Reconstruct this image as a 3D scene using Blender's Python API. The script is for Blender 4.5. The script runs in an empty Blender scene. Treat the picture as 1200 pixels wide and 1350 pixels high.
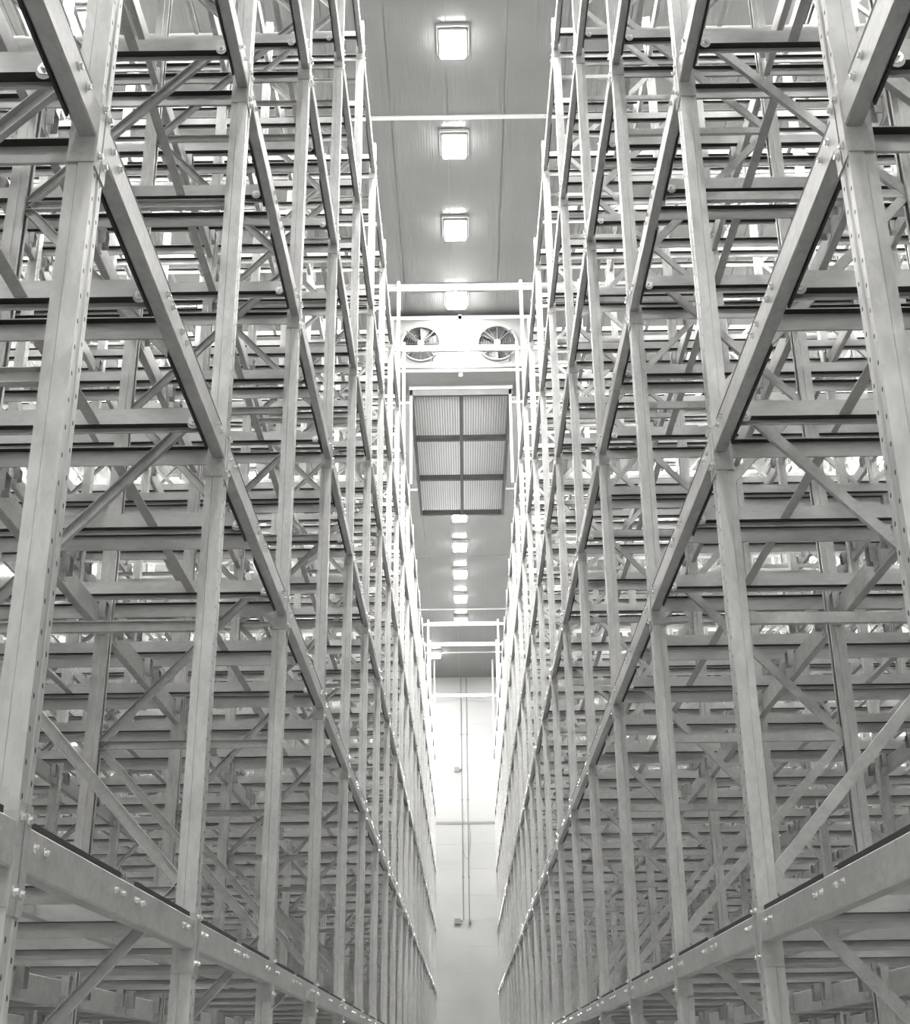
import bpy, math, random
import numpy as np
from mathutils import Matrix, Vector
random.seed(7)
scene = bpy.context.scene
C = scene.collection
R = math.radians

# ---------------------------------------------------------------- camera
H = 1.70                                    # eye height above the floor
F_PX, PITCH, ROLL, YAW = 1742.3, 22.927, -0.631, -0.249
t, r_, y_ = R(PITCH), R(ROLL), R(YAW)
fwd = Vector((math.sin(y_)*math.cos(t), math.cos(y_)*math.cos(t), math.sin(t)))
right0 = Vector((math.cos(y_), -math.sin(y_), 0))
up0 = right0.cross(fwd)
cr = right0*math.cos(r_) + up0*math.sin(r_)
cu = -right0*math.sin(r_) + up0*math.cos(r_)
cam_d = bpy.data.cameras.new('camera')
cam_d.sensor_fit = 'VERTICAL'; cam_d.sensor_height = 36.0; cam_d.sensor_width = 32.0
cam_d.lens = F_PX/1350*36.0
cam_d.clip_end = 300
cam = bpy.data.objects.new('camera', cam_d); C.objects.link(cam)
m = Matrix((cr, cu, -fwd)).transposed().to_4x4(); m.translation = (0, 0, H)
cam.matrix_world = m
scene.camera = cam

def project(p):                             # world point -> pixel and depth, only used to rank copies by visibility
    v = Vector(p) - Vector((0, 0, H)); d = v.dot(fwd)
    if d < .3: return None
    return 600 + F_PX*v.dot(cr)/d, 675 - F_PX*v.dot(cu)/d, d

# ---------------------------------------------------------------- world, exposure
w = bpy.data.worlds.new('world'); scene.world = w; w.use_nodes = True
w.node_tree.nodes['Background'].inputs[0].default_value = (1, 1, 1, 1)
w.node_tree.nodes['Background'].inputs[1].default_value = 0.0
scene.view_settings.view_transform = 'Standard'
scene.view_settings.look = 'None'
scene.view_settings.gamma = 1.0
scene.view_settings.use_curve_mapping = False
scene.view_settings.exposure = 2.6
scene.cycles.max_bounces = 7
scene.cycles.diffuse_bounces = 6
scene.cycles.glossy_bounces = 3
LAMP_STRENGTH = 102.0                        # the downward lens; the lens rim glows weakly
RIM_STRENGTH = 7.0

# ---------------------------------------------------------------- materials
def new_mat(name):
    mt = bpy.data.materials.new(name); mt.use_nodes = True
    return mt, mt.node_tree.nodes, mt.node_tree.links, mt.node_tree.nodes['Principled BSDF']

def plain(name, col, rough=.5, metal=0.0, noise=0.0, scale=3.0):
    mt, N, L, b = new_mat(name)
    b.inputs['Base Color'].default_value = (*col, 1); b.inputs['Roughness'].default_value = rough
    b.inputs['Metallic'].default_value = metal
    if noise:
        tc = N.new('ShaderNodeTexCoord'); nz = N.new('ShaderNodeTexNoise'); rp = N.new('ShaderNodeValToRGB')
        nz.inputs['Scale'].default_value = scale; nz.inputs['Detail'].default_value = 5
        rp.color_ramp.elements[0].position = .3; rp.color_ramp.elements[1].position = .7
        rp.color_ramp.elements[0].color = (*[c*(1-noise) for c in col], 1)
        rp.color_ramp.elements[1].color = (*[min(1, c*(1+noise)) for c in col], 1)
        L.new(tc.outputs['Object'], nz.inputs['Vector']); L.new(nz.outputs['Fac'], rp.inputs['Fac'])
        L.new(rp.outputs['Color'], b.inputs['Base Color'])
    return mt

def galvanised(name, lo, hi, rough=.42, metal=.35, stretch=(1, 1, 1), holes=False):
    mt, N, L, b = new_mat(name)
    tc = N.new('ShaderNodeTexCoord'); mp = N.new('ShaderNodeMapping'); mp.inputs['Scale'].default_value = stretch
    L.new(tc.outputs['Object'], mp.inputs['Vector'])
    oi = N.new('ShaderNodeObjectInfo'); ad = N.new('ShaderNodeVectorMath'); ad.operation = 'ADD'
    sc = N.new('ShaderNodeVectorMath'); sc.operation = 'SCALE'; sc.inputs['Scale'].default_value = 37.0
    cx = N.new('ShaderNodeCombineXYZ')
    for i in range(3): L.new(oi.outputs['Random'], cx.inputs[i])
    L.new(cx.outputs[0], sc.inputs[0]); L.new(mp.outputs[0], ad.inputs[0]); L.new(sc.outputs[0], ad.inputs[1])
    nz = N.new('ShaderNodeTexNoise'); nz.inputs['Scale'].default_value = 9; nz.inputs['Detail'].default_value = 8
    nz.inputs['Roughness'].default_value = .62
    vo = N.new('ShaderNodeTexVoronoi'); vo.inputs['Scale'].default_value = 45
    L.new(ad.outputs[0], nz.inputs['Vector']); L.new(ad.outputs[0], vo.inputs['Vector'])
    mx = N.new('ShaderNodeMath'); mx.operation = 'MULTIPLY_ADD'; mx.inputs[1].default_value = .18
    sep = N.new('ShaderNodeSeparateColor'); L.new(vo.outputs['Color'], sep.inputs[0])
    L.new(sep.outputs[0], mx.inputs[0]); L.new(nz.outputs['Fac'], mx.inputs[2])
    rp = N.new('ShaderNodeValToRGB'); rp.color_ramp.elements[0].position = .36; rp.color_ramp.elements[1].position = .78
    rp.color_ramp.elements[0].color = (lo, lo, lo*.985, 1); rp.color_ramp.elements[1].color = (hi, hi, hi*.985, 1)
    L.new(mx.outputs[0], rp.inputs['Fac'])
    col = rp.outputs['Color']
    if holes:                                # punched hole columns on the aisle face (object x = 0)
        sx = N.new('ShaderNodeSeparateXYZ'); L.new(tc.outputs['Object'], sx.inputs[0])
        def M(op, a, b_=None, c_=None):
            n = N.new('ShaderNodeMath'); n.operation = op
            for i, v in enumerate((a, b_, c_)):
                if v is None: continue
                if isinstance(v, (int, float)): n.inputs[i].default_value = v
                else: L.new(v, n.inputs[i])
            return n.outputs[0]
        ax = M('LESS_THAN', M('ABSOLUTE', sx.outputs[0]), .0015)
        def column(yc, off):
            dy = M('DIVIDE', M('SUBTRACT', sx.outputs[1], yc), .0075)
            dz = M('DIVIDE', M('SUBTRACT', M('FLOORED_MODULO', M('ADD', sx.outputs[2], off), .1), .05), .0095)
            return M('LESS_THAN', M('ADD', M('MULTIPLY', dy, dy), M('MULTIPLY', dz, dz)), 1.0)
        hole = M('MULTIPLY', ax, M('MAXIMUM', column(.022, 0.0), column(.093, .05)))
        mixn = N.new('ShaderNodeMix'); mixn.data_type = 'RGBA'
        L.new(hole, mixn.inputs['Factor']); L.new(col, mixn.inputs[6]); mixn.inputs[7].default_value = (.02, .02, .02, 1)
        col = mixn.outputs[2]
    L.new(col, b.inputs['Base Color'])
    b.inputs['Metallic'].default_value = metal
    rr = N.new('ShaderNodeMapRange'); rr.inputs['To Min'].default_value = rough-.08; rr.inputs['To Max'].default_value = rough+.14
    L.new(nz.outputs['Fac'], rr.inputs['Value']); L.new(rr.outputs[0], b.inputs['Roughness'])
    bp = N.new('ShaderNodeBump'); bp.inputs['Strength'].default_value = .08; bp.inputs['Distance'].default_value = .004
    L.new(nz.outputs['Fac'], bp.inputs['Height']); L.new(bp.outputs[0], b.inputs['Normal'])
    return mt

def ribbed_panel(name, col, axis, pitch, depth, rough=.24):
    mt, N, L, b = new_mat(name)
    tc = N.new('ShaderNodeTexCoord'); sx = N.new('ShaderNodeSeparateXYZ'); L.new(tc.outputs['Object'], sx.inputs[0])
    mu = N.new('ShaderNodeMath'); mu.operation = 'MULTIPLY'; mu.inputs[1].default_value = 2*math.pi/pitch
    si = N.new('ShaderNodeMath'); si.operation = 'SINE'
    L.new(sx.outputs[axis], mu.inputs[0]); L.new(mu.outputs[0], si.inputs[0])
    bp = N.new('ShaderNodeBump'); bp.inputs['Strength'].default_value = .6; bp.inputs['Distance'].default_value = depth
    L.new(si.outputs[0], bp.inputs['Height']); L.new(bp.outputs[0], b.inputs['Normal'])
    nz = N.new('ShaderNodeTexNoise'); nz.inputs['Scale'].default_value = .6; nz.inputs['Detail'].default_value = 4
    oi = N.new('ShaderNodeObjectInfo'); ad = N.new('ShaderNodeVectorMath'); ad.operation = 'ADD'
    L.new(tc.outputs['Object'], ad.inputs[0]); L.new(oi.outputs['Location'], ad.inputs[1]); L.new(ad.outputs[0], nz.inputs['Vector'])
    rp = N.new('ShaderNodeValToRGB'); rp.color_ramp.elements[0].position = .3; rp.color_ramp.elements[1].position = .7
    rp.color_ramp.elements[0].color = (*[c*.95 for c in col], 1); rp.color_ramp.elements[1].color = (*[min(1, c*1.04) for c in col], 1)
    L.new(nz.outputs['Fac'], rp.inputs['Fac']); L.new(rp.outputs['Color'], b.inputs['Base Color'])
    b.inputs['Roughness'].default_value = rough
    return mt

def emit(name, strength):
    mt, N, L, b = new_mat(name)
    b.inputs['Base Color'].default_value = (.9, .9, .9, 1)
    b.inputs['Emission Color'].default_value = (1, .995, .97, 1); b.inputs['Emission Strength'].default_value = strength
    return mt

def translucent(name, c):
    mt, N, L, b = new_mat(name)
    b.inputs['Base Color'].default_value = (c, c, c, 1); b.inputs['Roughness'].default_value = .4
    tl = N.new('ShaderNodeBsdfTranslucent'); tl.inputs[0].default_value = (c, c, c, 1)
    mx = N.new('ShaderNodeMixShader'); mx.inputs[0].default_value = .30
    L.new(b.outputs[0], mx.inputs[1]); L.new(tl.outputs[0], mx.inputs[2]); L.new(mx.outputs[0], N['Material Output'].inputs['Surface'])
    return mt

MAT = dict(
    upright=galvanised('galvanised_upright', .40, .52, stretch=(1.3, 1.3, .5), holes=True),
    brace=galvanised('galvanised_brace', .36, .48),
    beam=galvanised('galvanised_beam', .32, .44, rough=.45, stretch=(1, .6, 1)),
    rail=galvanised('galvanised_rail', .36, .46, rough=.4, stretch=(.4, 1, 1)),
    zinc=plain('zinc_bolt', (.75, .75, .73), .25, .8),
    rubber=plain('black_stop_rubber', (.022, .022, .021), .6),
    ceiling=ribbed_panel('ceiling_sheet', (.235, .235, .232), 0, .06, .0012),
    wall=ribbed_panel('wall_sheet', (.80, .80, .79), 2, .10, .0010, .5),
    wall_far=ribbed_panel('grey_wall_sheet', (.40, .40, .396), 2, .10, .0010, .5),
    trim=plain('white_trim', (.80, .80, .79), .4),
    joint=plain('joint_sealant', (.25, .25, .25), .7),
    floor=plain('concrete_floor', (.33, .33, .325), .4, 0, .1, .8),
    lamp=emit('lamp_diffuser', LAMP_STRENGTH),
    rim=emit('lamp_rim', RIM_STRENGTH),
    housing=plain('lamp_housing', (.42, .42, .42), .5, .2),
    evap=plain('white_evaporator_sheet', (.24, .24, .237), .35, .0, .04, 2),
    blade=plain('grey_fan_blade', (.03, .03, .03), .5),
    fan=plain('black_fan', (.012, .012, .012), .6),
    guard=plain('fan_guard_wire', (.10, .10, .10), .4, .3),
    hub=plain('fan_hub', (.82, .82, .81), .4),
    dark=plain('dark_painted_steel', (.13, .13, .13), .5, .2, .15, 3),
    deck=translucent('translucent_deck_sheet', .72),
    pipe=plain('grey_conduit', (.22, .22, .217), .5),
)

# ---------------------------------------------------------------- mesh helpers
def mesh(name, V, Fc, mat):
    me = bpy.data.meshes.new(name); me.from_pydata([tuple(v) for v in V], [], [tuple(f) for f in Fc])
    me.materials.append(MAT[mat]); me.validate(); me.update()
    return me

class MB:
    def __init__(s): s.v = []; s.f = []
    def box(s, x0, x1, y0, y1, z0, z1):
        if x0 > x1: x0, x1 = x1, x0
        if y0 > y1: y0, y1 = y1, y0
        o = len(s.v)
        s.v += [(x, y, z) for x in (x0, x1) for y in (y0, y1) for z in (z0, z1)]
        s.f += [tuple(o+i for i in q) for q in ((0, 1, 3, 2), (4, 6, 7, 5), (0, 4, 5, 1), (2, 3, 7, 6), (0, 2, 6, 4), (1, 5, 7, 3))]
        return s
    def extrude(s, poly, a, b, frame):
        """closed 2D polygon swept from a to b along frame(u, v, w) -> point"""
        n = len(poly); o = len(s.v)
        area = sum(poly[i][0]*poly[(i+1) % n][1] - poly[(i+1) % n][0]*poly[i][1] for i in range(n))
        s.v += [frame(p[0], p[1], a) for p in poly] + [frame(p[0], p[1], b) for p in poly]
        p0 = [Vector(s.v[o]), Vector(frame(poly[0][0]+1, poly[0][1], a)), Vector(frame(poly[0][0], poly[0][1]+1, a)), Vector(frame(poly[0][0], poly[0][1], a+1))]
        hand = (p0[1]-p0[0]).cross(p0[2]-p0[0]).dot(p0[3]-p0[0])
        fl = (area*(b-a)*hand) > 0
        for i in range(n):
            j = (i+1) % n
            q = (o+i, o+j, o+n+j, o+n+i)
            s.f.append(q if fl else q[::-1])
        c0 = tuple(range(o, o+n)); c1 = tuple(range(o+n, o+2*n))
        s.f.append(c0[::-1] if fl else c0); s.f.append(c1 if fl else c1[::-1])
        return s
    def cyl(s, p, axis, r0, r1, L, n=6, cap=True):
        ax = Vector(axis).normalized(); h = Vector((0, 0, 1)) if abs(ax.z) < .9 else Vector((1, 0, 0))
        u = ax.cross(h).normalized(); v = ax.cross(u); p = Vector(p); o = len(s.v)
        for k, rr in ((0, r0), (L, r1)):
            for i in range(n):
                a = 2*math.pi*i/n
                s.v.append(tuple(p + ax*k + u*rr*math.cos(a) + v*rr*math.sin(a)))
        for i in range(n):
            j = (i+1) % n; s.f.append((o+i, o+j, o+n+j, o+n+i))
        if cap: s.f.append(tuple(range(o+n-1, o-1, -1))); s.f.append(tuple(range(o+n, o+2*n)))
        return s
    def tube(s, pts, rr, n=6):
        for a, b in zip(pts[:-1], pts[1:]):
            d = Vector(b)-Vector(a)
            if d.length > 1e-6: s.cyl(a, d, rr, rr, d.length, n)
        return s
    def mesh(s, name, mat): return mesh(name, s.v, s.f, mat)

def strip(pts, t):
    """thin sheet section: open polyline thickened by t to its left -> closed polygon"""
    P = [Vector(p) for p in pts]; n = len(P); off = []
    for i in range(n):
        ds = []
        if i > 0: ds.append((P[i]-P[i-1]).normalized())
        if i < n-1: ds.append((P[i+1]-P[i]).normalized())
        ns = [Vector((-d.y, d.x)) for d in ds]
        b = ns[0] if len(ns) == 1 else (ns[0]+ns[1]).normalized()
        k = 1.0 if len(ns) == 1 else 1/max(.4, b.dot(ns[0]))
        off.append(P[i]+b*t*k)
    return [tuple(p) for p in P] + [tuple(p) for p in off[::-1]]

def put(name, data, loc=(0, 0, 0), parent=None, rot=None, **props):
    o = bpy.data.objects.new(name, data); C.objects.link(o)
    o.location = loc
    if rot: o.rotation_euler = rot
    if parent: o.parent = parent
    if 'category' in props and 'kind' not in props: o['kind'] = 'thing'
    for k, v in props.items(): o[k] = v
    return o

ORD = ['first', 'second', 'third', 'fourth', 'fifth', 'sixth', 'seventh', 'eighth', 'ninth', 'tenth', 'eleventh', 'twelfth',
       'thirteenth', 'fourteenth', 'fifteenth', 'sixteenth', 'seventeenth', 'eighteenth', 'nineteenth', 'twentieth', 'twenty-first', 'twenty-second', 'twenty-third']
SIDE = {-1: 'left', 1: 'right'}

# ---------------------------------------------------------------- dimensions of the place
BAY, Y0 = 2.7, 3.835
K0, K1 = -1, 21
A = {-1: 1.287, 1: 1.393}                    # aisle faces
LEV = [z+H for z in (.436, 2.992, 5.536, 8.067, 10.600, 13.130)]   # underside of beam connectors
TOP = 13.83 + H
UW, UD = .115, .10                           # upright width along the aisle, depth
FRAME_D, FRAME_STEP, N_DEEP = 1.40, 3.21, 4
ZC = 18.60 + H
XW = 15.2                                    # side walls
YB, YF = -26.0, 65.8
def yk(k): return Y0 + BAY*k

# ================================================================ the setting
floor = put('floor', MB().box(-XW-.2, XW+.2, YB-.2, YF+.2, -.2, 0).mesh('floor', 'floor'), kind='structure', label='smooth grey concrete warehouse floor')
ceiling = put('ceiling', MB().box(-XW-.2, XW+.2, YB-.2, YF+.2, ZC+.04, ZC+.25).mesh('ceiling', 'joint'), kind='structure', label='grey ribbed sheet ceiling of the cold store')
PW, PL = 1.19, 6.47
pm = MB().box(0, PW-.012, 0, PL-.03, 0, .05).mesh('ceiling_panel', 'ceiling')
xs = [-.16 + PW*i for i in range(-13, 13)]
ys = [22.5 + PL*i for i in range(-4, 7)]
for y in ys:
    for x in xs:
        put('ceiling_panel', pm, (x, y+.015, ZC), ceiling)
put('ceiling_panel', MB().box(-XW, XW, YB, ys[0]-.02, ZC, ZC+.05).mesh('ceiling_panel_rear', 'ceiling'), (0, 0, 0), ceiling)
tm = MB().box(-XW, XW, -.05, .05, -.035, .0).mesh('ceiling_trim', 'trim')
for i, y in enumerate(ys):
    if i == 8: continue
    put('trim_%d' % (i+1), tm, (0, y, ZC), kind='structure', label='white joint strip crossing the ceiling sheets')

def panelled_wall(name, axis, at, lo, hi, inward, label):
    ph = 1.19
    if axis == 'y': back = MB().box(lo, hi, at, at-inward*.2, 0, ZC)
    else: back = MB().box(at, at-inward*.2, lo, hi, 0, ZC)
    wl = put(name, back.mesh(name, 'joint'), kind='structure', label=label)
    n = int(ZC/ph)+1
    for i in range(n):
        z0 = i*ph; z1 = min(ZC, z0+ph-.006)
        b = MB()
        if axis == 'y': b.box(lo, hi, 0, inward*.03, 0, z1-z0)
        else: b.box(0, inward*.03, lo, hi, 0, z1-z0)
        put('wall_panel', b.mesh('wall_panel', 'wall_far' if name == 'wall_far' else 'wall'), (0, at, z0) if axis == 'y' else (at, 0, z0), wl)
    return wl
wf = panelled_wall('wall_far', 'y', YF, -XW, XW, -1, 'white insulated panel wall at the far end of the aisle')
panelled_wall('wall_near', 'y', YB, -XW, XW, 1, 'white insulated panel wall behind the camera')
panelled_wall('wall_left', 'x', -XW, YB, YF, 1, 'white insulated panel wall behind the left rack')
panelled_wall('wall_right', 'x', XW, YB, YF, -1, 'white insulated panel wall behind the right rack')
put('trim_far_wall', MB().box(-XW, XW, YF-.06, YF-.031, 11.17+H, 11.29+H).mesh('trim_far_wall', 'pipe'), kind='structure', label='grey horizontal joint strip across the far white wall')

# ================================================================ rack pieces
def upright_mesh(s, flip, zt, name='upright'):
    half = [(.100, .036), (.100, .007), (.062, .007), (.057, 0), (0, 0), (0, .040), (.004, .046)]
    pl = half + [(x, UW-y) for x, y in half[::-1]]
    poly = strip(pl, -.005)
    fx = (lambda u: s*(FRAME_D-u)) if flip else (lambda u: s*u)
    return MB().extrude(poly, 0, zt, lambda u, v, w_: (fx(u), v, w_)).mesh(name, 'upright')

FZ = [z+H for z in (-1.55, .84, 3.50, 6.16, 8.82, 11.48)]     # brace nodes on the aisle upright
RZ = [z+H for z in (-.50, 2.16, 4.82, 7.48, 10.14, 12.80)]    # brace nodes on the rear upright
def channel(open_dir, wd=.058, dp=.034):
    c = [(wd/2-.004, -dp/2), (wd/2, -dp/2), (wd/2, dp/2), (-wd/2, dp/2), (-wd/2, -dp/2), (-wd/2+.004, -dp/2)]
    if open_dir > 0: c = [(a, -b) for a, b in c]
    return strip(c, .0035 if open_dir < 0 else -.0035)
def brace_mb(mb, s, a, b):
    """channel between two points (x, z) in the plane of the frame"""
    p, q = Vector((s*a[0], a[1])), Vector((s*b[0], b[1])); d = (q-p); L = d.length; d.normalize(); n = Vector((-d.y, d.x))
    mb.extrude(channel(-1 if s < 0 else 1), 0, L, lambda u, v, w_: (p.x + d.x*w_ + n.x*u, UW/2 + v, p.y + d.y*w_ + n.y*u))
XA, XB = .085, FRAME_D-.085
def frame_parts(s):
    parts = [('upright', upright_mesh(s, False, TOP)), ('upright', upright_mesh(s, True, TOP))]
    bp = lambda x0: MB().box(s*(x0-.03), s*(x0+.13), -.03, UW+.03, 0, .012).mesh('base_plate', 'brace')
    parts += [('base_plate', bp(0)), ('base_plate', bp(FRAME_D-.10))]
    hz = MB(); brace_mb(hz, s, (.05, 0), (FRAME_D-.05, 0)); hz = hz.mesh('horizontal_brace', 'brace')
    for z in RZ + [FZ[1]-.03]:
        parts.append(('horizontal_brace', hz, (0, 0, z)))
    seq = []
    for f, r in zip(FZ, RZ): seq += [((XA, f), (XB, r)), ((XB, r), None)]
    nodes = []
    for f, r in zip(FZ, RZ): nodes += [(XA, f), (XB, r)]
    cache = {}
    for a, b in zip(nodes[:-1], nodes[1:]):
        d = (round(b[0]-a[0], 3), round(b[1]-a[1], 3))
        if d not in cache:
            mb = MB(); brace_mb(mb, s, (0, 0), (b[0]-a[0], b[1]-a[1])); cache[d] = mb.mesh('diagonal_brace', 'brace')
        parts.append(('diagonal_brace', cache[d], (s*a[0], .002 if a[0] < .5 else -.002, a[1])))
    return parts
PARTS = {s: frame_parts(s) for s in (-1, 1)}
def merge(parts, name, mat):
    V, Fc = [], []
    for p in parts:
        me = p[1]; off = p[2] if len(p) > 2 else (0, 0, 0); o = len(V)
        V += [(v.co.x+off[0], v.co.y+off[1], v.co.z+off[2]) for v in me.vertices]
        Fc += [tuple(i+o for i in f.vertices) for f in me.polygons]
    return mesh(name, V, Fc, mat)
WHOLE = {s: merge(PARTS[s], 'upright_frame', 'brace') for s in (-1, 1)}

for s in (-1, 1):
    for k in range(K0, K1+1):
        for d in range(N_DEEP):
            loc = (s*(A[s]+FRAME_STEP*d), yk(k), 0)
            if d == 0:
                lab = ('galvanised upright frame beside the camera, %s of the aisle' % SIDE[s]) if k < 0 else \
                      'galvanised braced upright frame facing the aisle on the %s, %s from the camera' % (SIDE[s], ORD[k])
                grp = 'upright frames along the aisle'
            else:
                lab = 'braced upright frame, %s frame deep in the %s rack, %s' % (ORD[d], SIDE[s], 'beside the camera' if k < 0 else '%s cross row from the camera' % ORD[k])
                grp = 'upright frames deeper inside the racks'
            if d == 0 or (d == 1 and k <= 6):
                e = put('upright_frame', None, loc, label=lab, category='rack frame', group=grp); e.empty_display_size = .2
                for p in PARTS[s]:
                    put(p[0], p[1], p[2] if len(p) > 2 else (0, 0, 0), e)
            else:
                put('upright_frame', WHOLE[s], loc, label=lab, category='rack frame', group=grp)

# ---------------------------------------------------------------- aisle beams
Y_RAIL = [.24, 1.225, 1.545, 2.48]           # rails of the two lanes in a bay (from the upright's near face)
BZ0, BZ1 = .108, .243                        # beam over its connector's lower edge
def chamfer_rect(u0, u1, v0, v1, c):
    return [(u0+c, v0), (u1-c, v0), (u1, v0+c), (u1, v1-c), (u1-c, v1), (u0+c, v1), (u0, v1-c), (u0, v0+c)]
def beam_mesh(s):
    return MB().extrude(chamfer_rect(0, .066, BZ0, BZ1, .006), UW+.006, BAY-.006, lambda u, v, w_: (s*u, w_, v)).mesh('aisle_beam', 'beam')
def connector_mesh(s, end):
    b = MB()
    if end == 0:
        b.box(0, s*.098, UW, UW+.006, 0, .27); b.box(-s*.006, 0, UW-.052, UW+.006, -.02, .30)
    else:
        b.box(0, s*.098, BAY-.006, BAY, 0, .27); b.box(-s*.006, 0, BAY-.006, BAY+.050, -.02, .30)
    return b.mesh('end_connector', 'beam')
def stop_mesh(s, lane):
    a, b = (Y_RAIL[0]-.11, Y_RAIL[1]+.03) if lane == 0 else (Y_RAIL[2]-.03, Y_RAIL[3]+.11)
    return MB().box(s*.004, s*.016, a, b, BZ1, BZ1+.020).mesh('stop_bar', 'rubber')
def seal_mesh(s, lane):
    a, b = (Y_RAIL[0]-.09, Y_RAIL[1]-.02) if lane == 0 else (Y_RAIL[2]+.02, Y_RAIL[3]+.09)
    return MB().box(s*.0665, s*.076, a, b, BZ0-.012, BZ0+.09).mesh('backing_strip', 'rubber')
def bolt_mb(mb, s, y, z, x=0.0):
    mb.cyl((-s*x, y, z), (-s, 0, 0), .017, .017, .003, 8); mb.cyl((-s*(x+.003), y, z), (-s, 0, 0), .0115, .0105, .013, 6)
BOLTS = []
for yr in Y_RAIL: BOLTS += [(yr-.052, .19, 0), (yr+.052, .19, 0)]
CBOLTS = [(UW-.027, .045, .006), (UW-.027, .255, .006), (BAY+.026, .045, .006), (BAY+.026, .255, .006)]
BM = {s: dict(beam=beam_mesh(s), con=[connector_mesh(s, e) for e in (0, 1)], stop=[stop_mesh(s, l) for l in (0, 1)], seal=[seal_mesh(s, l) for l in (0, 1)]) for s in (-1, 1)}
for s in (-1, 1):
    b1 = MB(); bolt_mb(b1, s, 0, 0); BM[s]['bolt'] = b1.mesh('bolt', 'zinc')
    bs = MB()
    for y, z, x in BOLTS + CBOLTS: bolt_mb(bs, s, y, z, x)
    BM[s]['bolts'] = bs.mesh('bolt_row', 'zinc')
LV = ['lowest', 'second', 'third', 'fourth', 'fifth', 'top']
def bay_words(k):
    return 'bay beside the camera' if k < 0 else '%s bay from the camera' % ORD[k]
for s in (-1, 1):
    for k in range(K0, K1):
        for li, z in enumerate(LEV):
            o = put('aisle_beam', BM[s]['beam'], (s*A[s], yk(k), z), category='beam', group='beams facing the aisle',
                    label='bolted steel beam facing the aisle, %s level of %s rack, %s' % (LV[li], SIDE[s], bay_words(k)))
            for e in (0, 1): put('end_connector', BM[s]['con'][e], (0, 0, 0), o)
            for e in (0, 1): put('stop_bar', BM[s]['stop'][e], (0, 0, 0), o, label='black stop bar along the top edge')
            for e in (0, 1):
                if li: put('backing_strip', BM[s]['seal'][e], (0, 0, 0), o)
            near = k <= 3 and any((q := project((s*A[s], yk(k)+f*BAY, z))) and -60 < q[0] < 1260 and -60 < q[1] < 1410 for f in (.1, .5, .9))
            if near:
                for y, zz, x in BOLTS + CBOLTS: put('bolt', BM[s]['bolt'], (-s*x, y, zz), o)
            else: put('bolt_row', BM[s]['bolts'], (0, 0, 0), o, kind='stuff')

# ---------------------------------------------------------------- rails, ties and deep beams: the 300 largest in view singly, the rest as one
def in_view(pts, mrg=10):
    best = None
    for p in pts:
        q = project(p)
        if q and -mrg < q[0] < 1200+mrg and -mrg < q[1] < 1350+mrg:
            best = q[2] if best is None else min(best, q[2])
    return best
def mass(name, items, mat, **props):
    """items: list of (mesh, (x, y, z)) joined into one object"""
    VV, FF, MI, o = [], [], [], 0; cache = {}
    for me, loc in items:
        if me.name not in cache:
            a = np.array([v.co[:] for v in me.vertices]); cache[me.name] = (a, [tuple(f.vertices) for f in me.polygons], [f.material_index for f in me.polygons])
        a, fs, mi = cache[me.name]; MI += mi; src = me
        VV.append(a+np.array(loc)); FF += [tuple(i+o for i in f) for f in fs]; o += len(a)
    V = np.concatenate(VV)
    me = bpy.data.meshes.new(name); me.from_pydata(V.tolist(), [], FF)
    for mt in src.materials: me.materials.append(mt)
    me.polygons.foreach_set('material_index', MI); me.update()
    return put(name, me, (0, 0, 0), kind='stuff', **props)
def individuals(items, n=300):
    vis = sorted([i for i in items if i['d'] is not None], key=lambda i: i['d'])
    keep = vis[:n]; ids = {id(i) for i in keep}
    return keep, [i for i in items if id(i) not in ids]

RAIL_L = FRAME_STEP*(N_DEEP-1)+FRAME_D
sig = [(.050, .150), (0, .150), (0, .060), (.050, .060), (.050, .034), (.042, .034)]
def rail_mesh(s, flip):
    pts = [((-a if flip else a), b) for a, b in sig]
    poly = strip(pts, .005 if not flip else -.005)
    me = MB().extrude(poly, .078, RAIL_L, lambda u, v, w_: (s*w_, u, v)).mesh('shuttle_rail', 'rail')
    me.materials.append(MAT['rubber'])       # black material on the downward faces of both flanges
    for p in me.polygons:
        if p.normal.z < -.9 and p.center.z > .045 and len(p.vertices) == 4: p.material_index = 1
    return me
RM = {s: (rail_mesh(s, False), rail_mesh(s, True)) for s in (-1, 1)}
def rail_bolt(s, flip):
    b = MB(); yy = -.004 if not flip else -.056
    b.cyl((s*.135, yy, .068), (0, -1, 0), .026, .026, .004, 12); b.cyl((s*.135, yy-.004, .068), (0, -1, 0), .014, .012, .016, 6)
    return b.mesh('end_bolt', 'zinc')
def rail_plate(s, flip):                     # curved end plate hanging round the bolt
    pl = [(s*(.135+.032*math.cos(a)), .068+.036*math.sin(a)-.006) for a in [math.pi+math.pi*i/10 for i in range(11)]]
    y0 = 0.0
    return MB().extrude(pl+[(s*.167, .10), (s*.103, .10)], y0-.003, y0, lambda u, v, w_: (u, w_, v)).mesh('end_plate', 'brace')
RB = {s: (rail_bolt(s, False), rail_bolt(s, True)) for s in (-1, 1)}
RP = {s: (rail_plate(s, False), rail_plate(s, True)) for s in (-1, 1)}
RWORD = ['near rail of first lane', 'far rail of first lane', 'near rail of second lane', 'far rail of second lane']
rails = []
for s in (-1, 1):
    for k in range(K0, K1):
        for li, z in enumerate(LEV):
            for ri, yr in enumerate(Y_RAIL):
                y = yk(k)+yr
                d = in_view([(s*(A[s]+x), y, z+.2) for x in (.1, .7, 1.4)])
                flip = ri in (0, 2)
                rails.append(dict(s=s, k=k, li=li, ri=ri, d=d, flip=flip, loc=(s*A[s], y+(.05 if flip else 0), z+.155)))
keep, rest = individuals(rails)
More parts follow.
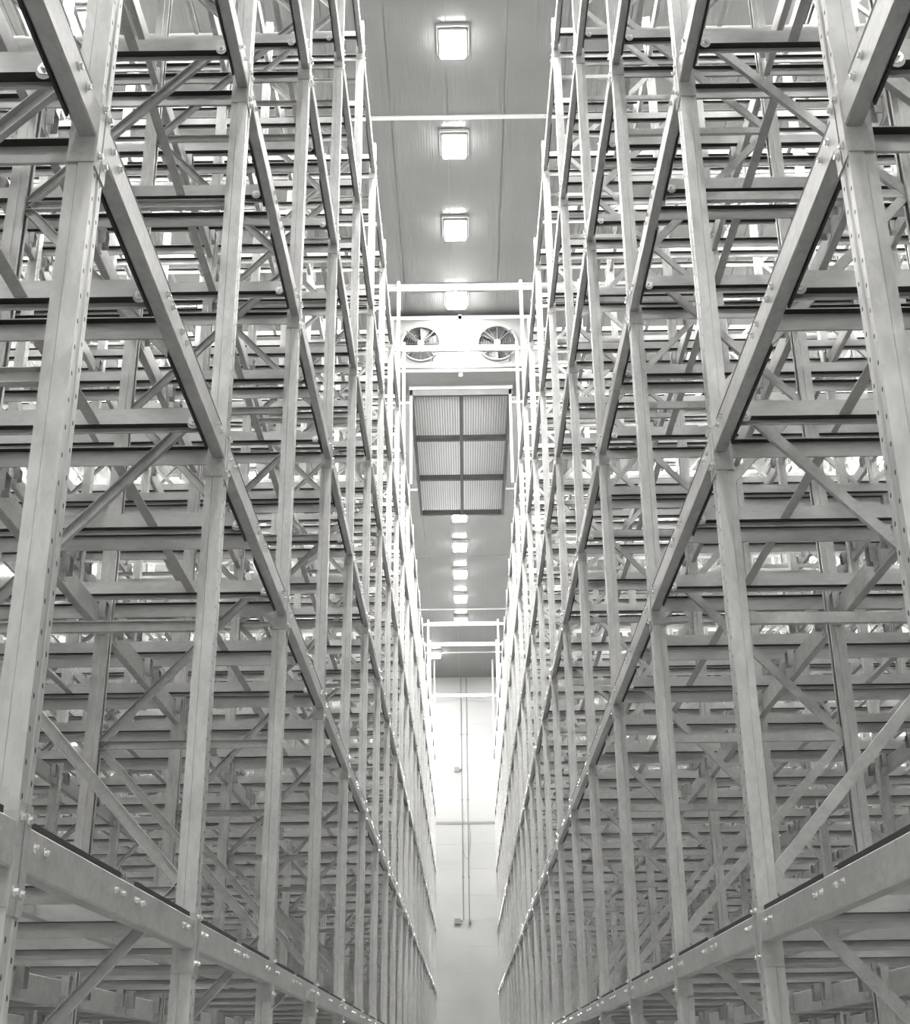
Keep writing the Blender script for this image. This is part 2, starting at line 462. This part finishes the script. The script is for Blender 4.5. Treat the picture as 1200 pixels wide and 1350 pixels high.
for i in keep:
    s = i['s']; fl = int(i['flip'])
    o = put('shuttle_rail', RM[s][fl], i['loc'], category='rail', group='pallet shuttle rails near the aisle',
            label='%s, %s level, %s, %s rack' % (RWORD[i['ri']], LV[i['li']], bay_words(i['k']), SIDE[s]))
    if i['d'] < 16 and not fl:
        put('end_plate', RP[s][fl], (0, 0, 0), o); put('end_bolt', RB[s][fl], (0, 0, 0), o)
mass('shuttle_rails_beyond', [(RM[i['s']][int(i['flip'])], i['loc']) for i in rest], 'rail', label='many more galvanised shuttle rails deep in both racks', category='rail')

# cross ties between the two rails of a lane
def tie_mesh(s, L):
    return MB().extrude(strip([(.031, 0), (-.031, 0), (-.031, .075)], -.004 if True else .004), 0, L, lambda u, v, w_: (-s*u, w_, v)).mesh('cross_tie', 'brace')
TM = {(s, l): tie_mesh(s, (Y_RAIL[1]-Y_RAIL[0]-.051) if l == 0 else (Y_RAIL[3]-Y_RAIL[2]-.051)) for s in (-1, 1) for l in (0, 1)}
ties = []
for s in (-1, 1):
    for k in range(K0, K1):
        for li, z in enumerate(LEV):
            for ln in (0, 1):
                for d_ in range(N_DEEP):
                    for off in ((.67,) if d_ == N_DEEP-1 else (.67, 2.30)):
                        x = A[s]+FRAME_STEP*d_+off; y = yk(k)+Y_RAIL[2*ln]+.0505
                        d = in_view([(s*x, y+q, z+.23) for q in (.1, .5, .9)], 0) if d_ < 2 else None
                        ties.append(dict(s=s, k=k, li=li, ln=ln, dp=d_*2+(off > 1), d=d, loc=(s*x, y, z+.222)))
keep, rest = individuals(ties)
for i in keep:
    put('cross_tie', TM[(i['s'], i['ln'])], i['loc'], category='cross tie', group='cross ties between the shuttle rails',
        label='%s cross tie deep, %s lane, %s level, %s, %s rack' % (ORD[i['dp']], ORD[i['ln']], LV[i['li']], bay_words(i['k']), SIDE[i['s']]))
mass('cross_ties_beyond', [(TM[(i['s'], i['ln'])], i['loc']) for i in rest], 'brace', label='many more cross ties between shuttle rails in both racks', category='cross tie')

# beams of the rear uprights and the deeper frames, under the rails
def deep_mesh(s):
    return MB().extrude(chamfer_rect(.02, .08, -.03, .13, .006), UW, BAY, lambda u, v, w_: (s*u, w_, v)).mesh('deep_beam', 'beam')
def bracket_mb(s, b, y, sg=1):
    b.box(s*.014, s*.02, y-.05, y+.05, -.005, .150); b.box(s*-.03, s*.085, y-.05, y+.05, .150, .155)
    b.box(s*-.03, s*.014, y-.05, y-.045, .03, .150); b.box(s*-.03, s*.014, y+.045, y+.05, .03, .150)
    return b
DB = {s: deep_mesh(s) for s in (-1, 1)}
DK = {s: bracket_mb(s, MB(), 0).mesh('rail_bracket', 'brace') for s in (-1, 1)}
DW = {}
for s in (-1, 1):
    b = MB(); b.extrude(chamfer_rect(.02, .08, -.03, .13, .006), UW, BAY, lambda u, v, w_: (s*u, w_, v))
    for yr in Y_RAIL: bracket_mb(s, b, yr+.025)
    DW[s] = b.mesh('deep_beam_with_brackets', 'beam')
deep = []
for s in (-1, 1):
    for k in range(K0, K1):
        for li, z in enumerate(LEV):
            for row in range(1, 2*N_DEEP):
                x = A[s] + FRAME_STEP*(row//2) + (FRAME_D-UD if row % 2 else 0)
                d = in_view([(s*x, yk(k)+q, z+.05) for q in (.3, 1.3, 2.4)], 0) if row < 4 else None
                deep.append(dict(s=s, k=k, li=li, row=row, d=d, loc=(s*x, yk(k), z)))
keep, rest = individuals(deep)
for i in keep:
    s = i['s']
    o = put('deep_beam', DB[s] if i['d'] < 14 else DW[s], i['loc'], category='beam', group='beams inside the racks',
            label='inner beam, %s upright row, %s level, %s, %s rack' % (ORD[i['row']], LV[i['li']], bay_words(i['k']), SIDE[s]))
    if i['d'] < 14:
        for yr in Y_RAIL: put('rail_bracket', DK[s], (0, yr+.025, 0), o)
mass('deep_beams_beyond', [(DW[i['s']], i['loc']) for i in rest], 'beam', label='many more inner beams deep in both racks', category='beam')

# ================================================================ portals tying the racks together over the aisle
ZP = 16.17 + H
def portal(k, label, tall=False):
    e = put('portal_frame', None, (0, yk(k), TOP), label=label, category='portal frame', group='portal frames over the aisle')
    zt = (17.98 if tall else 16.43)+H-TOP
    for s in (-1, 1):
        for x in (A[s], A[s]+FRAME_D-.08):
            put('post', MB().extrude(strip([(.07, .0), (0, 0), (0, .09), (.07, .09)], -.005), 0, zt, lambda u, v, w_: (s*(x+u), v, w_)).mesh('post', 'brace'), (0, 0, 0), e)
        put('link_beam', MB().box(s*(A[s]+.07), s*(A[s]+FRAME_D-.08), .02, .07, ZP-TOP+.02, ZP-TOP+.12).mesh('link_beam', 'brace'), (0, 0, 0), e)
    put('crossbeam', MB().extrude(chamfer_rect(.01, .08, ZP-TOP, ZP-TOP+.165, .006), -A[-1]-.0, A[1], lambda u, v, w_: (w_, u, v)).mesh('crossbeam', 'beam'), (0, 0, 0), e)
portal(8, 'galvanised portal frame over the aisle, nearest, in front of the evaporator fans')
portal(9, 'galvanised portal frame just behind the nearest one, crossing before the fans')
portal(17, 'galvanised portal frame over the aisle beyond the walkway, nearer of two')
portal(18, 'galvanised portal frame over the aisle beyond the walkway, farther of two')
portal(21, 'tall portal frame at the far end of the racks, before the white wall', True)

# ================================================================ walkway above the aisle
e = put('walkway_platform', None, (0, yk(10), 16.36+H), label='dark framed walkway with six ribbed deck panels spanning the aisle under the evaporator', category='walkway')
XL, XR = -A[-1]-.02, A[1]+.02
xm = .055
for i in range(4):
    y = i*BAY
    put('cross_beam', MB().extrude([(0, 0), (.09, 0), (.09, .012), (.012, .012), (.012, .15), (.09, .15), (.09, .162), (0, .162)], XL, XR, lambda u, v, w_: (w_, y+u-.05, v)).mesh('cross_beam', 'dark'), (0, 0, 0), e)
for x in (XL+.06, xm, XR-.06):
    put('long_beam', MB().extrude(chamfer_rect(-.045, .045, .0, .15, .006), 0, 3*BAY, lambda u, v, w_: (x+u, w_, v)).mesh('long_beam', 'dark'), (0, 0, .005), e)
def deck(x0, x1, y0, y1):
    n = 19; p = (x1-x0)/n; pts = []
    for i in range(n):
        a = x0+i*p; pts += [(a, 0), (a+.45*p, 0), (a+.55*p, .055), (a+.95*p, .055)]
    me = MB().extrude(strip(pts, .003), y0, y1, lambda u, v, w_: (u, w_, v+.165)).mesh('deck_panel', 'deck')
    me.materials.append(MAT['rail'])         # opaque metal crowns of the ribs
    for p in me.polygons:
        if p.center.z > .165+.045 and abs(p.normal.z) > .9: p.material_index = 1
    return me
for i in range(3):
    for x0, x1 in ((XL+.03, xm-.005), (xm+.005, XR-.03)):
        put('deck_panel', deck(x0, x1, i*BAY+.002, (i+1)*BAY-.002), (0, 0, 0), e, label='bright ribbed deck panel')
for x in (XL+.02, XR-.10):
    for y in (0, 3*BAY):
        put('hanger_post', MB().box(x, x+.07, y-.05, y+.02, TOP-16.36-H if y == 0 else .1, 17.98-16.36).mesh('hanger_post', 'brace'), (0, 0, 0), e)
for y in (.02, ):
    put('kick_board', MB().box(XL, XR, y-.08, y-.07, .17, .27).mesh('kick_board', 'trim'), (0, 0, 0), e)

# ================================================================ evaporator with two fans
YE = 30.30
e = put('evaporator', None, (0, YE, 16.63+H), label='white ceiling evaporator with two round black fans above the walkway', category='evaporator')
EX0, EX1 = -2.05, 2.2; zb, zt = .25, 1.83; em = .055
put('casing', MB().box(EX0, EX1, .06, 1.15, zb, zt).mesh('casing', 'evap'), (0, 0, 0), e)
def front_panel(x0, x1, cx, cz, rr):
    """sheet with a round opening"""
    n = 48; V, Fc = [], []
    for i in range(n):
        a = 2*math.pi*i/n; c, s_ = math.cos(a), math.sin(a)
        tx = ((x1-cx) if c > 0 else (x0-cx))/c if abs(c) > 1e-6 else 1e9
        tz = ((zt-.12-cz) if s_ > 0 else (zb+.03-cz))/s_ if abs(s_) > 1e-6 else 1e9
        tt = min(tx, tz)
        V += [(cx+rr*c, 0, cz+rr*s_), (cx+tt*c, 0, cz+tt*s_), (cx+rr*c, .055, cz+rr*s_)]
    for i in range(n):
        j = (i+1) % n
        Fc += [(3*i, 3*j, 3*j+1, 3*i+1), (3*i, 3*i+2, 3*j+2, 3*j)]
    o = len(V)
    # corner fills
    for X, Zz in ((x0, zb+.03), (x1, zb+.03), (x1, zt-.12), (x0, zt-.12)):
        best = sorted(range(n), key=lambda i: (V[3*i+1][0]-X)**2+(V[3*i+1][2]-Zz)**2)
        i = best[0]; j = (i+1) % n if (i+1) % n in best[:3] else (i-1) % n
        V.append((X, 0, Zz)); Fc.append((3*i+1, len(V)-1, 3*j+1))
    return mesh('front_panel', V, Fc, 'evap')
FZC, FR = .985, .505
for cx, x0, x1 in ((-.98, EX0+.01, em-.03), (1.03, em+.03, EX1-.01)):
    put('front_panel', front_panel(x0, x1, cx, FZC, FR), (0, 0, 0), e)
    fan = put('fan', MB().cyl((cx, .054, FZC), (0, -1, 0), FR, FR, .006, 40).mesh('fan', 'fan'), (0, 0, 0), e, label='round black fan')
    # shroud ring
    rg = MB(); n = 48; sec = [(FR-.01, .05), (FR-.01, -.06), (FR+.015, -.07), (FR+.03, -.05), (FR+.035, .0)]
    V, Fc = [], []
    for i in range(n):
        a = 2*math.pi*i/n
        V += [(cx+r*math.cos(a), y, FZC+r*math.sin(a)) for r, y in sec]
    q = len(sec)
    for i in range(n):
        j = (i+1) % n
        Fc += [(i*q+k, j*q+k, j*q+k+1, i*q+k+1) for k in range(q-1)]
    put('shroud_ring', mesh('shroud_ring', V, Fc, 'evap'), (0, 0, 0), fan)
    bl = MB()
    for b in range(6):
        a0 = 2*math.pi*b/6+.3; o = len(bl.v)
        for rr in (.11, .25, .40, .485):
            for da, yy in ((-.30, .02), (.30, -.025)):
                a = a0+da*(.8+.2*rr)
                bl.v.append((cx+rr*math.cos(a), yy, FZC+rr*math.sin(a)))
        for k in range(3): bl.f.append((o+2*k, o+2*k+1, o+2*k+3, o+2*k+2))
    put('fan_blade', mesh('fan_blade', bl.v, bl.f, 'blade'), (0, 0, 0), fan)
    gd = MB()
    for rr in (.16, .225, .29, .355, .42, .48):
        gd.tube([(cx+rr*math.cos(2*math.pi*i/32), -.062, FZC+rr*math.sin(2*math.pi*i/32)) for i in range(33)], .0035, 4)
    for i in range(12):
        a = 2*math.pi*i/12
        gd.tube([(cx+.09*math.cos(a), -.066, FZC+.09*math.sin(a)), (cx+(FR+.005)*math.cos(a), -.066, FZC+(FR+.005)*math.sin(a))], .006, 4)
    for a in (R(45), R(135), R(225), R(315)):
        gd.tube([(cx+.09*math.cos(a), -.075, FZC+.09*math.sin(a)), (cx+(FR+.03)*math.cos(a), -.075, FZC+(FR+.03)*math.sin(a))], .014, 6)
    put('fan_guard', gd.mesh('fan_guard', 'guard'), (0, 0, 0), fan)
    put('hub', MB().cyl((cx, -.06, FZC), (0, -1, 0), .085, .075, .035, 20).mesh('hub', 'hub'), (0, 0, 0), fan)
    put('motor_cable', MB().tube([(cx+.05, -.08, FZC-.05), (cx+.22, -.09, FZC-.2), (cx+.33, -.09, FZC-.38), (cx+.30, -.05, FZC-.55)], .014, 6).mesh('motor_cable', 'fan'), (0, 0, 0), fan)
put('centre_strip', MB().box(em-.05, em+.05, -.03, .06, -.0, zt+.05).mesh('centre_strip', 'evap'), (0, 0, 0), e)
put('top_strip', MB().box(EX0, EX1, -.03, .06, zt-.11, zt).mesh('top_strip', 'trim'), (0, 0, 0), e)
put('drain_pan', MB().extrude([(-.06, .22), (-.06, .12), (.25, .0), (1.1, .0), (1.15, .2)], EX0, EX1, lambda u, v, w_: (w_, u, v)).mesh('drain_pan', 'evap'), (0, 0, 0), e)
put('seam_strip', MB().box(EX0, EX1, -.07, .0, .215, .25).mesh('seam_strip', 'rubber'), (0, 0, 0), e)
for x in (EX0+.2, EX1-.2):
    for y in (.15, 1.05):
        put('hanger_rod', MB().cyl((x, y, zt), (0, 0, 1), .012, .012, ZC-16.63-H-zt, 8).mesh('hanger_rod', 'brace'), (0, 0, 0), e)

# ================================================================ ceiling lamps
LX, LY, LH = .52, .72, .075
def lamp_meshes():
    b = MB(); x, y = LX/2, LY/2; i = .03
    V = [(-x, -y, 0), (x, -y, 0), (x, y, 0), (-x, y, 0), (-x+i, -y+i, -LH), (x-i, -y+i, -LH), (x-i, y-i, -LH), (-x+i, y-i, -LH)]
    Fc = [(4, 7, 6, 5), (0, 4, 5, 1), (1, 5, 6, 2), (2, 6, 7, 3), (3, 7, 4, 0), (0, 1, 2, 3)]
    dif = mesh('diffuser', V, Fc, 'lamp'); dif.materials.append(MAT['rim'])
    for p in list(dif.polygons)[1:]: p.material_index = 1
    hs = MB().box(-x, x, -y, y, 0, .05).box(-x*.6, x*.6, -y*.6, y*.6, .05, .11).mesh('housing', 'housing')
    br = MB().box(-x-.06, x+.06, -y-.06, -y-.01, .06, .12).box(-x-.06, -x-.03, -y-.05, y+.05, .075, .105).box(x+.03, x+.06, -y-.05, y+.05, .075, .105).mesh('mounting_bracket', 'housing')
    return dif, hs, br
DIF, HSG, BRK = lamp_meshes()
def lamp(x, y, label, group):
    e = put('ceiling_lamp', None, (x, y, ZC-.13), label=label, category='ceiling lamp', group=group)
    put('housing', HSG, (0, 0, 0), e); put('diffuser', DIF, (0, 0, -.001), e); put('mounting_bracket', BRK, (0, 0, 0), e)
LY0, LS = 20.08, 3.0
names = {4: 'hidden behind the evaporator', 0: 'largest, nearest', 1: 'second nearest', 2: 'third nearest', 3: 'just in front of the evaporator', 5: 'glowing above the walkway behind the evaporator',
         6: 'hidden above the walkway middle', 7: 'hidden above the walkway end', 8: 'first one beyond the walkway', 9: 'second one beyond the walkway',
         10: 'third one beyond the walkway', 11: 'fourth one beyond the walkway', 12: 'fifth beyond the walkway, behind a portal crossbeam'}
for n in range(-3, 13):
    lamp(-.03, (20.2+3.1*n if 0 <= n <= 3 else LY0+LS*n+(.25 if n == 4 else 0)), 'bright rectangular ceiling lamp over the aisle, ' + names.get(n, 'out of frame overhead, %s' % ORD[-n]), 'lamps in line over the aisle')
lamp(-1.30, 61.3, 'bright ceiling lamp set left of the line near the far wall', 'lamps in line over the aisle')
for s in (-1, 1):
    for n in range(20):
        lamp(s*13.8, 2.0+2.9*n, 'ceiling lamp behind the %s rack, %s from the camera' % (SIDE[s], ORD[n]), 'lamps behind the racks')

for s in (-1, 1):  # rows added over the racks to brighten their interiors and the ceiling
    for n in range(11):
        lamp(s*7.1, 4.0+5.2*n, 'added ceiling lamp above the middle of the %s rack, %s from the camera' % (SIDE[s], ORD[n]), 'added lamps above the racks')
for x in (-9.0, 0.0, 9.0):  # unseen lamps added behind the camera for frontal light on the near racks
    for y in (-5.0, -11.5, -18.0):
        lamp(x, y, 'added unseen ceiling lamp over the open floor behind the camera', 'added unseen lamps over the open floor behind the camera')

# ================================================================ services on the far wall
yw = YF-.06
for x, z0, lab in ((-.085, 6.62, 'left of two thin grey conduits running down the far wall'), (.195, 6.62, 'right of two thin grey conduits running down the far wall')):
    e = put('conduit', MB().cyl((0, 0, 0), (0, 0, 1), .028, .028, 18.6-z0, 8).mesh('conduit', 'pipe'), (x, yw, z0+H), label=lab, category='conduit', group='conduits on the far wall')
    for z in (2.0, 5.7, 9.0):
        put('pipe_clip', MB().box(-.06, .06, -.035, .03, z, z+.06).mesh('pipe_clip', 'pipe'), (0, 0, 0), e)
def jbox(x, z, w_, h_, label):
    o = put('junction_box', MB().box(-w_/2, w_/2, -.14, 0, -h_/2, h_/2).mesh('junction_box', 'trim'), (x, YF-.03, z+H), label=label, category='junction box', group='boxes on the far wall')
    put('box_lid', MB().box(-w_/2-.01, w_/2+.01, -.165, -.14, -h_/2-.01, h_/2+.01).mesh('box_lid', 'pipe'), (0, 0, 0), o)
    put('cable_gland', MB().cyl((w_/2, -.07, 0), (1, 0, 0), .03, .03, .1, 8).mesh('cable_gland', 'dark'), (0, 0, 0), o)
jbox(-.38, 6.58, .28, .22, 'lower white junction box at the foot of the far wall conduits')
jbox(-.33, 13.85, .24, .20, 'upper junction box beside the left conduit on the far wall')
o = put('socket', MB().box(-.06, .06, -.12, 0, -.13, .10).mesh('socket', 'pipe'), (.21, YF-.03, 6.55+H), label='small dark socket under the right conduit on the far wall', category='socket')
put('plug', MB().cyl((0, -.12, -.02), (0, -1, 0), .05, .045, .05, 10).mesh('plug', 'dark'), (0, 0, 0), o)
pts = [(.10+.20*math.cos(a), 0, -.75+.95*math.sin(a)) for a in [math.pi*.62+2*math.pi*.86*i/28 for i in range(29)]]
put('cable_loop', MB().tube(pts, .014, 6).mesh('cable_loop', 'pipe'), (0, YF-.10, 11.2+H), label='thin loose cable looped between the conduits on the far wall', category='cable')
